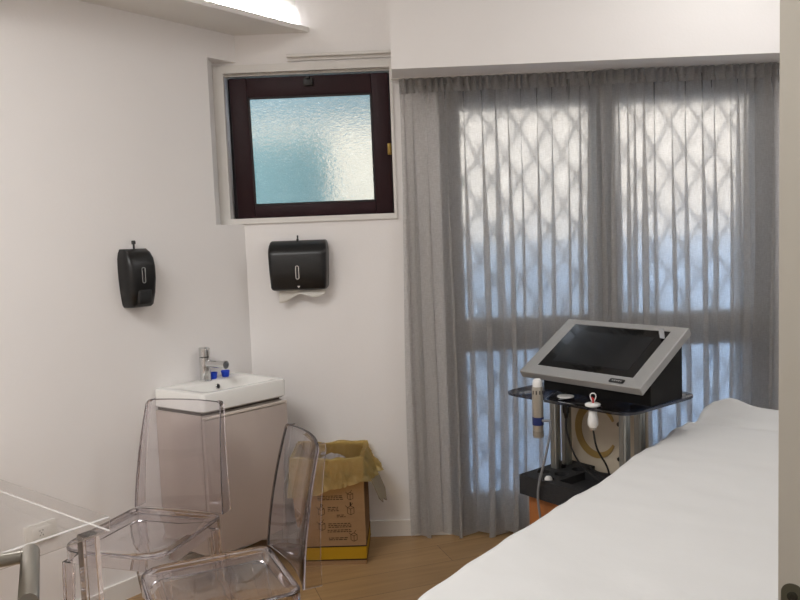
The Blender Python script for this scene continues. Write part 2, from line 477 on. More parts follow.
b = MB(); b.box((sw / 2 - 0.006, -0.026, sh * 0.46), (0.02, 0.012, 0.055), bev=0.003); b.tube([(sw / 2 - 0.004, -0.034, sh * 0.43), (sw / 2 - 0.004, -0.034, sh * 0.5)], 0.006); b.build('side_catch', 'brass', sash)

# ------------------------------------------------------------------ french window
G = [(0.235, 0.866), (0.988, 1.645)]
fw = MB(); y0, y1 = YB + 0.03, YB + 0.10
def fb(x0, x1, z0, z1, yy0=y0, yy1=y1): fw.box(((x0 + x1) / 2, (yy0 + yy1) / 2, (z0 + z1) / 2), (x1 - x0, yy1 - yy0, z1 - z0))
fb(FX0, G[0][0], 0, FZ1); fb(G[0][1], G[1][0], 0, FZ1); fb(G[1][1], FX1, 0, FZ1)
for (a, c) in G:
    fb(a, c, 2.115, FZ1); fb(a, c, 0.91, 1.073); fb(a, c, 0, 0.18)
w2 = fw.build('window_2', 'door_alu', smooth=0, kind='structure')
for (a, c) in G:
    for (z0, z1) in ((0.18, 0.91), (1.073, 2.115)):
        MB().box(((a + c) / 2, YB + 0.065, (z0 + z1) / 2), (c - a, 0.005, z1 - z0)).build('pane', 'pane_clear', w2, smooth=0)

# folding security grilles outside each leaf
for k, (a, c) in enumerate(G):
    b = MB(); yg = YB + 0.27
    a -= 0.05; c += 0.05; wd = c - a
    b.box((a, yg, 1.08), (0.022, 0.02, 2.12)); b.box((c, yg, 1.08), (0.022, 0.02, 2.12))
    b.box(((a + c) / 2, yg, 0.03), (wd, 0.025, 0.03)); b.box(((a + c) / 2, yg, 2.13), (wd, 0.025, 0.03))
    n = 5; dw = wd / n; dh = 0.26
    for i in range(n):
        for j in range(8):
            for s in (0, 1):
                zb = 0.05 + j * dh
                pts = []
                for q in range(7):
                    t = q / 6; bow = 0.016 * sin(pi * t)
                    xx = a + dw * (i + (t if s == 0 else 1 - t)); pts.append((xx + (bow if s else -bow), yg, zb + dh * t))
                b.tube(pts, 0.011, 5)
    tag(b.build('security_grille', 'grille'), ['dark diamond lattice security grille outside the left leaf of the curtained window',
        'dark diamond lattice security grille outside the right leaf of the curtained window'][k], 'grille', 'window security grilles')

# ------------------------------------------------------------------ outside
MB().box((1.0, 8.5, -0.06), (14, 9, 0.1)).build('floor_outside', 'out_ground', smooth=0, kind='structure')
MB().box((2.0, 8.2, 2.6), (11, 0.2, 5.4)).build('wall_outside', 'out_cream', smooth=0, kind='structure')
MB().box((1.9, 5.6, 0.7), (5.0, 0.1, 1.45)).build('wall_blue_added', 'out_blue_shade', smooth=0, kind='structure')  # added low wall; its blue paint stands in for the shade outside
b = MB(); b.box((-1.75, 4.75, 1.0), (2.5, 0.08, 2.21))
b.build('wall_teal_added', 'out_teal', smooth=0, kind='structure')  # added teal panel, topped low so a bright band shows through the pane
MB().box((-1.55, 4.9, 2.72), (3.0, 0.1, 1.0)).build('wall_grey_added', 'out_grey', smooth=0, kind='structure')  # added grey panel that closes the bright band from above
# ------------------------------------------------------------------ doorway
b = MB()
b.prism([W(DU1 - 0.001, RV0), W(DU1, RV0), W(DU1, RV1), W(DU1 - 0.001, RV1)], 0, 2.12)
jam = b.build('trim_4', 'jamb_paint', smooth=0, kind='structure')
# strike plate on the jamb reveal: local x = v direction, z up, facing -u
JM = Matrix.Translation(W3(DU1 - 0.001, RV0 + 0.0145, 1.02)) @ Matrix.Rotation(radians(WANG - 90), 4, 'Z')
sp = MB(); sp.prism([(x, z) for x, z in rrect(0.023, 0.18, 0.011, 6)], -0.001, 0.001, Matrix.Rotation(radians(90), 4, 'X'))
plate = sp.build('strike_plate', 'strike_metal', jam, world=JM)
b = MB()
for zz in (0.076, -0.076):
    b.lathe([(0.0, 0), (0.0055, 0), (0.0055, 0.0014), (0.003, 0.002), (0.0028, 0.0012), (0, 0.0012)], 14, Matrix.Translation((0, -0.001, zz)) @ Matrix.Rotation(radians(90), 4, 'X'))
b.build('screw', 'dark_screw', plate)

# door leaf folded back on the left of the doorway, lever handle in view
gd = Vector((0.433, -0.90, 0)).normalized()          # along the leaf towards the hinge
nd = Vector((-0.90, -0.433, 0)).normalized()         # from the room into the leaf
el = Vector((-0.489, 0.924, 1.124))
fc = el + nd * 0.056
hinge = fc + gd * 0.80; free = fc - gd * 0.055
pl = [(hinge.x, hinge.y), (free.x, free.y), (free.x + nd.x * 0.04, free.y + nd.y * 0.04), (hinge.x + nd.x * 0.04, hinge.y + nd.y * 0.04)]
dr = MB().prism(pl, 0.01, 2.11).build('door_1', 'jamb_paint', smooth=0, kind='structure')
b = MB()
b.tube([fc, fc - nd * 0.03, el - nd * 0.004 + Vector((0, 0, 0.0))], [0.0085, 0.0085, 0.0085], 16)
tip = el + gd * 0.142
b.tube([el - gd * 0.0105, el - gd * 0.010, tip - gd * 0.002, tip], [0.0095, 0.0108, 0.0108, 0.0098], 20)
hd = b.build('lever_handle', 'brushed_steel', dr)
b = MB()
RM = Matrix.Translation(fc) @ (-nd).to_track_quat('Z', 'Y').to_matrix().to_4x4()
b.lathe([(0, 0), (0.026, 0), (0.026, 0.006), (0.023, 0.009), (0, 0.009)], 24, RM); b.build('rosette', 'brushed_steel', hd)

# ------------------------------------------------------------------ curtains
def curtain(x0, x1, ytop, nf, seed, label, sway=0.0):
    nx, nz = 520, 46
    zt, zb = 2.2, 0.018
    ph = [0.0]; rnd = random.Random(seed)
    # irregular fold phases
    ks = []; acc = 0
    while acc < 1: 
        st = rnd.choice((0.5, 0.7, 1.0, 1.35, 1.7)) * rnd.uniform(0.9, 1.1) / nf; acc += st; ks.append((acc, rnd.uniform(0.55, 1.25)))
    tot = ks[-1][0]
    def phase(t):
        tt = t * tot; prev = 0
        for i, (e, a) in enumerate(ks):
            if tt <= e or i == len(ks) - 1:
                f = (tt - prev) / (e - prev); a0 = ks[i - 1][1] if i else 0.7
                return 2 * pi * (i + f), a0 + (a - a0) * f
            prev = e
    pc = [phase(i / (nx - 1)) for i in range(nx)]
    def fn(i, j):
        t = i / (nx - 1); s = j / (nz - 1)
        z = zt + (zb - zt) * s
        p, a = pc[i]
        grow = 0.38 + 0.62 * min(1, s / 0.35)
        amp = 0.026 * a * grow
        p2 = p + 0.7 * sin(2.2 * s + i * 0.01 + seed) * s
        y = ytop + amp * sin(p2) + 0.010 * noise.noise(Vector((t * 9, s * 2.5, seed)))
        x = x0 + (x1 - x0) * t + 0.030 * a * grow * sin(2 * p2) + 0.012 * s * sin(3 * s + 7 * t + seed)
        # gathers at the heading
        hg = max(0.0, 1 - s / 0.07)
        y += 0.008 * hg * sin(t * (x1 - x0) * 2 * pi / 0.030 + 1.3 * sin(t * 40))
        if j == nz - 1: z += 0.012 * sin(p) 
        return Vector((x, y - 0.012 * s, z))
    root = thing('curtain', label, 'curtain', Matrix.Identity(4), 'sheer curtains on the track')
    MB().grid(nx, nz, fn).build('fabric', 'sheer_curtain', root, smooth=180, recalc=False)
    # gathered heading tape, two frilled layers
    def hf(i, j):
        t = i / (nx - 1); z = 2.231 - 0.066 * j / 5
        y = ytop - 0.004 + 0.016 * sin(t * (x1 - x0) * 2 * pi / 0.036 + 1.6 * sin(t * 33) + 0.5 * sin(j * 0.9)) * (0.75 + 0.25 * sin(j))
        return Vector((x0 + (x1 - x0) * t, y, z))
    MB().grid(nx, 6, hf).build('heading', 'sheer_curtain', root, smooth=180, recalc=False, solid=0.004)
    return root
YC = YB - 0.045
curtain(-0.050, 0.915, YC, 8.5, 3, 'left grey sheer curtain, its outer edge falling over white wall beside the box')
curtain(0.885, 1.725, YC - 0.018, 8, 8, 'right grey sheer curtain, hanging behind the screen and bed')
b = MB(); b.box((0.88, YC, 2.2345), (1.94, 0.028, 0.003)); 
tag(b.build('curtain_track', 'trim_paint', smooth=0), 'white curtain track fixed under the boxed ledge', 'curtain rail')

# ------------------------------------------------------------------ dispensers
def oval_ring(w, h, t, dep, M, name, parent, mring, mfill):
    b = MB(); n = 40
    o_ = rrect(w, h, w / 2 - 1e-4, 9); i_ = rrect(w - 2 * t, h - 2 * t, w / 2 - t - 1e-4, 9)
    k = len(o_); vs = [(x, -dep, z) for x, z in o_] + [(x, -dep, z) for x, z in i_] + [(x, 0, z) for x, z in o_] + [(x, 0, z) for x, z in i_]
    fs = []
    for q in range(k):
        r = (q + 1) % k
        fs += [(q, r, k + r, k + q), (q, 2 * k + q, 2 * k + r, r), (k + q, k + r, 3 * k + r, 3 * k + q)]
    b.raw(vs, fs); rg = b.build(name, mring, parent, world=M)
    b = MB(); b.raw([(x, -0.0008, z) for x, z in i_], [tuple(range(k))]); b.build('level_window', mfill, rg, smooth=0)
    return rg

# soap dispenser on the left wall (local x = u, y = into wall, z up)
SD = thing('soap_dispenser', 'black soap dispenser with silver-rimmed slot on the left wall above the basin', 'soap dispenser',
           WM @ Matrix.Translation((-0.632, 0, 1.238)))
prof = [(0.0, 0.058, 0.034, 0.052), (0.010, 0.070, 0.038, 0.058), (0.06, 0.082, 0.042, 0.065), (0.12, 0.088, 0.044, 0.069), (0.17, 0.086, 0.043, 0.070), (0.205, 0.076, 0.040, 0.069), (0.230, 0.058, 0.034, 0.064), (0.246, 0.034, 0.024, 0.056)]
rings = []
for (z, dep, wd, hw) in prof:
    pts = []
    for k in range(24):
        a = pi * k / 23
        ca, sa = cos(a), sin(a)
        x = hw * (abs(ca) ** 0.25) * (1 if ca >= 0 else -1); y = -wd * min(1, (sa / 0.35)) ** 0.5 - (dep - wd) * max(0, sa - 0.2) / 0.8
        pts.append((x, y, z))
    rings.append(pts)
MB().loft(rings).build('body', 'black_plastic', SD, smooth=40)
b = MB(); b.box((0.000, -0.070, 0.044), (0.070, 0.034, 0.068), bev=0.012, seg=4); b.build('push_button', 'black_plastic_soft', SD)
oval_ring(0.018, 0.068, 0.0035, 0.004, Matrix.Translation((-0.008, -0.0890, 0.135)), 'slot_rim', SD, 'chrome_ring', 'dark_window')
b = MB(); b.tube([(-0.006, -0.03, 0.238), (-0.006, -0.03, 0.275)], 0.0045, 8); b.box((-0.006, -0.03, 0.273), (0.018, 0.008, 0.016), bev=0.003); b.build('key', 'black_metal', SD)

# paper towel dispenser on the back wall
TD = thing('paper_towel_dispenser', 'black paper towel dispenser on the wall below the small window', 'towel dispenser', Matrix.Translation((-0.566, YB, 1.255)))
rings = []
for (z, dep, hw) in ((0.0, 0.085, 0.124), (0.006, 0.098, 0.131), (0.016, 0.104, 0.135), (0.09, 0.109, 0.139), (0.17, 0.112, 0.141), (0.186, 0.108, 0.141), (0.196, 0.100, 0.141), (0.215, 0.085, 0.139), (0.232, 0.060, 0.135), (0.238, 0.04, 0.129)):
    pts = []
    for k in range(30):
        a = pi * k / 29; ca, sa = cos(a), sin(a)
        pts.append((hw * (abs(ca) ** 0.14) * (1 if ca >= 0 else -1), -dep * (abs(sa) ** 0.2), z))
    rings.append(pts)
MB().loft(rings).build('body', 'black_plastic', TD, smooth=30)
oval_ring(0.018, 0.066, 0.0035, 0.004, Matrix.Translation((0.0, -0.1105, 0.086)) , 'slot_rim', TD, 'chrome_ring', 'dark_window')
b = MB(); b.prism([(-0.008, 0.0), (0.008, 0.0), (0.0, -0.010)], -0.001, 0.001, Matrix.Translation((0.003, -0.1075, 0.022)) @ Matrix.Rotation(radians(90), 4, 'X')); b.build('lock_mark', 'chrome_ring', TD, smooth=0)
b = MB(); b.tube([(0.0, -0.05, 0.225), (0.0, -0.05, 0.262)], 0.004, 8); b.box((0, -0.055, 0.236), (0.011, 0.012, 0.02), bev=0.003); b.build('key', 'black_metal', TD)
def tf(i, j):
    t = i / 24; s = j / 6
    zl = -0.036 - 0.010 * sin(t * 9 + 0.6) - 0.03 * max(0, 0.42 - t) * 1.5 + 0.012 * t
    return Vector((-0.10 + 0.225 * t, -0.055 + 0.018 * sin(t * 7) * s - 0.014 * s, 0.004 + (zl - 0.004) * s))
MB().grid(25, 7, tf).build('paper_towel', 'tissue', TD, smooth=60, solid=0.0015)

# ------------------------------------------------------------------ wash basin on its cabinet
SA = WANG
BM = frame(W(-0.55, 0.315), SA, 0.0) @ Matrix.Translation((0, 0, 0))
# local: x = along front, y = towards wall
BW, BDp, BT = 0.435, 0.315, 0.87
Q = [Vector((0, 0)), Vector((0.437, -0.046)), Vector((-0.020, 0.315)), Vector((0.452, 0.311))]   # plan: the front swings out a little to the right
def qmap(x, y):
    a, c = x / BW, y / BDp
    return Q[0] * (1 - a) * (1 - c) + Q[1] * a * (1 - c) + Q[2] * (1 - a) * c + Q[3] * a * c
def planfit(o):
    for v in o.data.vertices:
        p = qmap(v.co.x, v.co.y); v.co.x, v.co.y = p.x, p.y
    return o
basin = thing('wash_basin', 'white ceramic wash basin with overflow hole under the soap dispenser', 'wash basin', BM)
b = MB()
# outer shell with a rounded-rectangle bowl sunk into the top
nseg = 6
outer_t = rrect(BW, BDp, 0.022, nseg, BW / 2, BDp / 2)
def ringz(w, h, r, cx, cy, z): return [(x, y, z) for x, y in rrect(w, h, r, nseg, cx, cy)]
rings = [ringz(BW - 0.02, BDp - 0.02, 0.02, BW / 2, BDp / 2, 0.788),
         ringz(BW - 0.002, BDp - 0.002, 0.022, BW / 2, BDp / 2, 0.795),
         ringz(BW, BDp, 0.022, BW / 2, BDp / 2, 0.862),
         ringz(BW - 0.006, BDp - 0.006, 0.02, BW / 2, BDp / 2, 0.8690),
         ringz(BW - 0.026, BDp - 0.026, 0.02, BW / 2, BDp / 2, 0.870),
         ringz(0.355, 0.205, 0.04, 0.222, 0.128, 0.870),
         ringz(0.346, 0.197, 0.04, 0.222, 0.128, 0.8675),
         ringz(0.335, 0.190, 0.045, 0.220, 0.128, 0.860),
         ringz(0.26, 0.15, 0.05, 0.205, 0.130, 0.812),
         ringz(0.20, 0.11, 0.05, 0.20, 0.132, 0.800),
         ringz(0.05, 0.04, 0.018, 0.20, 0.135, 0.797)]
b.loft(rings); planfit(b.build('bowl', 'ceramic', basin, smooth=50))
b = MB(); OM = Matrix.Translation((0.238, 0.196, 0.846)) @ Matrix.Rotation(radians(72), 4, 'X')
b.lathe([(0, 0), (0.013, 0), (0.013, 0.003), (0.010, 0.004), (0.009, 0.001), (0, 0.001)], 20, OM); ov = b.build('overflow', 'chrome', basin)
b = MB(); b.lathe([(0, 0.0012), (0.0092, 0.0012), (0.0092, 0.0018), (0, 0.0018)], 20, OM); b.build('overflow_hole', 'dark_window', ov)
b = MB(); b.lathe([(0, 0.798), (0.024, 0.798), (0.024, 0.801), (0.018, 0.803), (0, 0.803)], 20, Matrix.Translation((0.20, 0.135, 0))); b.build('drain', 'chrome', basin)

cab = thing('vanity_cabinet', 'taupe wall-hung vanity cabinet under the white wash basin', 'cabinet', BM)
CZ0, CZ1 = 0.168, 0.774
b = MB(); b.box((BW / 2, BDp / 2 + 0.012, (CZ0 + CZ1) / 2), (BW - 0.016, BDp - 0.03, CZ1 - CZ0), bev=0.003); planfit(b.build('body', 'cabinet_lacquer', cab))
b = MB(); b.box((BW / 2, BDp / 2 + 0.012, 0.7805), (BW - 0.03, BDp - 0.045, 0.0125)); planfit(b.build('shadow_gap', 'cabinet_gap', cab, smooth=0))
b = MB(); b.box((BW / 2, 0.010, (CZ0 + CZ1) / 2 - 0.008), (BW - 0.008, 0.018, CZ1 - CZ0 - 0.016), bev=0.003); dd = planfit(b.build('door', 'cabinet_lacquer', cab))
b = MB(); b.box((BW / 2, 0.008, 0.766), (BW - 0.008, 0.018, 0.012), bev=0.003); planfit(b.build('grip_edge', 'cabinet_edge', dd))

fa = thing('faucet', 'chrome single-lever faucet standing at the back of the basin', 'faucet', BM @ Matrix.Translation((0.225, 0.262, 0.87)))
b = MB(); b.lathe([(0, 0), (0.029, 0), (0.029, 0.004), (0.0250, 0.007), (0.0250, 0.108), (0.0215, 0.110), (0, 0.110)], 28); b.build('body', 'chrome', fa)
b = MB(); b.lathe([(0, 0.112), (0.0250, 0.112), (0.0250, 0.150), (0.020, 0.154), (0, 0.154)], 28); b.box((0, -0.026, 0.147), (0.012, 0.02, 0.008), bev=0.003); b.build('lever', 'chrome', fa)
b = MB(); b.tube([(0.0, -0.015, 0.080), (0.014, -0.125, 0.080)], 0.0165, 20); b.tube([(0.0135, -0.121, 0.080), (0.0145, -0.131, 0.080)], 0.0185, 20); b.build('spout', 'chrome', fa)

for k, (ex, ey, lb) in enumerate(((0.272, 0.268, 'small blue plastic cup right against the chrome faucet'), (0.336, 0.258, 'small blue plastic cup farther from the faucet, to its right'))):
    c = MB().lathe([(0, 0.0), (0.0155, 0.0), (0.0165, 0.002), (0.0195, 0.024), (0.0205, 0.0245), (0.0205, 0.029), (0.0185, 0.029), (0.0155, 0.005), (0, 0.005)], 24).build('cup', 'blue_plastic', world=BM @ Matrix.Translation((ex, ey, 0.8705)))
    tag(c, lb, 'cup', 'blue cups on the basin')

# ------------------------------------------------------------------ wall socket
so = thing('wall_socket', 'white rectangular wall socket low on the left wall behind the clear table', 'power socket', WM @ Matrix.Translation((-1.112, 0, 0.405)))
b = MB(); b.box((0, -0.005, 0), (0.126, 0.010, 0.076), bev=0.003); b.build('plate', 'socket_white', so)
b = MB(); b.box((0, -0.0108, 0), (0.07, 0.003, 0.046), bev=0.001); ins = b.build('insert', 'socket_white', so)
b = MB()
for (x, z) in ((-0.006, 0.009), (0.006, 0.009), (0.0, 0.0), (-0.006, -0.009), (0.006, -0.009)):
    b.lathe([(0, 0), (0.0027, 0), (0.0027, 0.0006), (0, 0.0006)], 10, Matrix.Translation((x, -0.0122, z)) @ Matrix.Rotation(radians(90), 4, 'X'))
b.build('socket_hole', 'socket_dark', ins, smooth=0)

# ------------------------------------------------------------------ waste box with liner
bx0, bx1, by0, by1, bh = -0.575, -0.276, 3.466, 3.766, 0.485
bw, bd = bx1 - bx0, by1 - by0
wb = thing('cardboard_box', 'brown cardboard waste box with a yellow band, open flaps, by the curtain', 'box', Matrix.Translation((bx0, by0, 0)))
b = MB(); t = 0.006
b.box((bw / 2, t / 2, bh / 2), (bw, t, bh)); b.box((bw / 2, bd - t / 2, bh / 2), (bw, t, bh))
b.box((t / 2, bd / 2, bh / 2), (t, bd - 2 * t, bh)); b.box((bw - t / 2, bd / 2, bh / 2), (t, bd - 2 * t, bh)); b.box((bw / 2, bd / 2, t / 2), (bw - 2 * t, bd - 2 * t, t))
b.build('carton', 'cardboard', wb, smooth=0)
b = MB(); e_ = 0.0012
b.box((bw / 2, -e_ / 2, 0.056), (bw, e_, 0.058)); b.box((bw + e_ / 2, bd / 2, 0.056), (e_, bd, 0.058)); b.build('yellow_band', 'box_yellow', wb, smooth=0)
b = MB()
for zz in (0.0245, 0.0875): b.box((bw / 2, -0.001, zz), (bw, 0.002, 0.005)); b.box((bw + 0.001, bd / 2, zz), (0.002, bd, 0.005))
b.build('band_line', 'print_ink', wb, smooth=0)
# printed drawings and lines of tiny text on the front
b = MB(); ry = -0.0008
def ln(x0, z0, x1, z1, w=0.0022):
    d = Vector((x1 - x0, 0, z1 - z0)); n = Vector((-d.z, 0, d.x)).normalized() * w / 2
    a = Vector((x0, ry, z0)); c = Vector((x1, ry, z1))
    b.raw([a - n, c - n, c + n, a + n], [(0, 1, 2, 3)])
def cube(x, z, s=0.03, op=True):
    h = s * 0.95; k = s * 0.42
    for (p, q) in (((x - k, z + k * .5), (x, z)), ((x, z), (x + k, z + k * .5)), ((x - k, z + k * .5), (x - k, z + h)), ((x, z), (x, z + h * .8)), ((x + k, z + k * .5), (x + k, z + h)), ((x - k, z + h), (x, z + h * .8)), ((x, z + h * .8), (x + k, z + h)), ((x - k, z + h), (x, z + h * 1.2)), ((x, z + h * 1.2), (x + k, z + h))): ln(*p, *q)
    if op: ln(x - k, z + h, x - k * 1.6, z + h * 1.3); ln(x, z + h * 1.2, x + k * .7, z + h * 1.6)
rt = random.Random(4)
def text(x0, x1, z, rows=2, pitch=0.008):
    for r in range(rows):
        x = x0
        while x < x1 - 0.004:
            w_ = rt.uniform(0.006, 0.018); ln(x, z - r * pitch, min(x + w_, x1), z - r * pitch, 0.0036); x += w_ + 0.004
cube(0.235, 0.305); cube(0.235, 0.235, 0.036, True); cube(0.10, 0.235, 0.034); cube(0.10, 0.165, 0.034); cube(0.245, 0.110, 0.034)
ln(0.10, 0.275, 0.10, 0.292, 0.007); ln(0.235, 0.277, 0.235, 0.294, 0.007)
text(0.085, 0.205, 0.325, 3); text(0.13, 0.18, 0.272, 3); text(0.17, 0.21, 0.235, 2); text(0.13, 0.235, 0.195, 3); text(0.125, 0.235, 0.165, 2); text(0.13, 0.22, 0.128, 2)
for xx in (0.10, 0.20):
    ln(xx, 0.405, xx + 0.05, 0.435, 0.006); ln(xx, 0.435, xx + 0.05, 0.405, 0.006); ln(xx + 0.025, 0.40, xx + 0.025, 0.44, 0.004)
ln(0.08, 0.385, 0.28, 0.392, 0.003)
b.build('print', 'print_ink', wb, smooth=0, recalc=False)
# flaps
def flap(pts, th, nm='flap'):
    bb = MB(); P = [Vector(p) for p in pts]; n = (P[1] - P[0]).cross(P[-1] - P[0]).normalized() * th
    k = len(P); bb.raw([p for p in P] + [p + n for p in P], [tuple(range(k))[::-1], tuple(range(k, 2 * k))] + [(i, (i + 1) % k, k + (i + 1) % k, k + i) for i in range(k)])
    bb.build(nm, 'cardboard_grey', wb, smooth=0)
flap([(bw + 0.002, 0.03, bh - 0.01), (bw + 0.002, bd - 0.03, bh - 0.01), (bw + 0.085, bd - 0.035, 0.27), (bw + 0.095, 0.17, 0.24), (bw + 0.08, 0.12, 0.27), (bw + 0.083, 0.10, 0.255), (bw + 0.068, 0.05, 0.29)], 0.004)
flap([(-0.002, bd - 0.03, bh - 0.01), (-0.002, 0.03, bh - 0.01), (-0.07, 0.05, 0.28), (-0.075, bd - 0.05, 0.27)], 0.004)
# yellow liner folded over the rim
def per(t):
    L = [bw, bd, bw, bd]; s = t * sum(L); c = [(0, 0), (bw, 0), (bw, bd), (0, bd)]; nn = [(0, -1), (1, 0), (0, 1), (-1, 0)]
    for k in range(4):
        if s <= L[k] or k == 3:
            f = s / L[k]; a = c[k]; d_ = c[(k + 1) % 4]
            n0 = Vector(nn[k]); 
            fe = min(f, 1 - f)
            if fe < 0.12:
                o_ = Vector(nn[(k - 1) % 4]) if f < 0.5 else Vector(nn[(k + 1) % 4])
                n0 = (n0 * (0.5 + fe / 0.24) + o_ * (0.5 - fe / 0.24)).normalized()
            return Vector((a[0] + (d_[0] - a[0]) * f, a[1] + (d_[1] - a[1]) * f)), n0, k, f
        s -= L[k]
NP = 168
def bag(i, j):
    p, n0, k, f = per(i / NP)
    q = 14
    nz_ = noise.noise(Vector((p.x * 16, p.y * 16, 3.1 + j * 0.25))); n2 = noise.noise(Vector((p.x * 42, p.y * 42, j * 0.6)))
    hem = {0: 0.385 + 0.05 * f, 1: 0.36 + 0.05 * (1 - abs(f - 0.3)), 2: 0.38, 3: 0.37}[k] + 0.02 * nz_
    if k == 0: hem = 0.325 + 0.075 * f + 0.012 * nz_
    rim = bh + 0.014 + 0.012 * nz_
    if j <= 7:
        s = j / 7; z = 0.25 + (rim - 0.25) * s; off = -0.012 - 0.022 * (1 - s) + 0.012 * n2 * (1 - 0.5 * s)
        off = min(off, -0.009)
    else:
        s = (j - 8) / 6; z = rim + (hem - rim) * s; off = 0.006 + 0.020 * s + (0.024 * abs(n2) + 0.010 * nz_) * (0.3 + s)
        if k == 1: off += 0.042 * sin(pi * min(1, f)) * s
        if k == 3: off *= 0.45
        off = max(off, 0.004)
    return Vector((p.x + n0.x * off, p.y + n0.y * off, z))
lb = MB().grid(NP, 15, bag, closed_u=True).build('bin_liner', 'yellow_liner', smooth=60, world=Matrix.Translation((bx0, by0, 0)), recalc=False)
tag(lb, 'translucent yellow bin liner folded over the rim of the cardboard box', 'bin bag')
b = MB()
def blob(c, r, sd):
    ico = bmesh.new(); bmesh.ops.create_icosphere(ico, subdivisions=3, radius=1)
    vs = [Vector(c) + v.co * r * (1 + 0.35 * noise.noise(v.co * 2.2 + Vector((sd, 0, 0)))) for v in ico.verts]
    fs = [tuple(v.index for v in f.verts) for f in ico.faces]; ico.free(); b.raw(vs, fs)
blob((bx0 + 0.15, by0 + 0.14, 0.40), 0.075, 5)
tag(b.build('crumpled_wrapper', 'crumple', smooth=20), 'crumpled grey wrapper lying inside the yellow bin liner', 'wrapper')

# ------------------------------------------------------------------ clear table
TU0, TU1, TV0, TV1, TZ, TT = -2.55, -1.362, 0.03, 0.928, 0.73, 0.03
tb = thing('table', 'clear acrylic table against the left wall with square see-through legs', 'table', Matrix.Translation(W3(TU1, TV1, 0)) @ Matrix.Rotation(radians(WANG), 4, 'Z'))
# local: x = u (0 at the far end, negative nearer), y = towards wall
lx, ly = TU1 - TU0, TV1 - TV0
def slab(c, d, name):
    bb = MB(); bb.box(c, d); o = bb.build(name, ['acrylic_table', 'acrylic_edge_glint'], tb, smooth=0)
    md = o.modifiers.new('edge_glint', 'BEVEL'); md.width = 0.0035; md.segments = 1; md.material = 1; md.limit_method = 'ANGLE'
    return o
TT = 0.045
slab((-lx / 2, ly / 2, TZ - TT / 2), (lx, ly, TT), 'tabletop')
for (x, y) in ((-0.045, 0.045), (-0.045, ly - 0.045), (-lx + 0.045, 0.045), (-lx + 0.045, ly - 0.045)):
    MB().box((x, y, (TZ - TT) / 2 - 0.0005), (0.045, 0.045, TZ - TT - 0.001), bev=0.002).build('leg', 'chair_clear', tb, smooth=20)

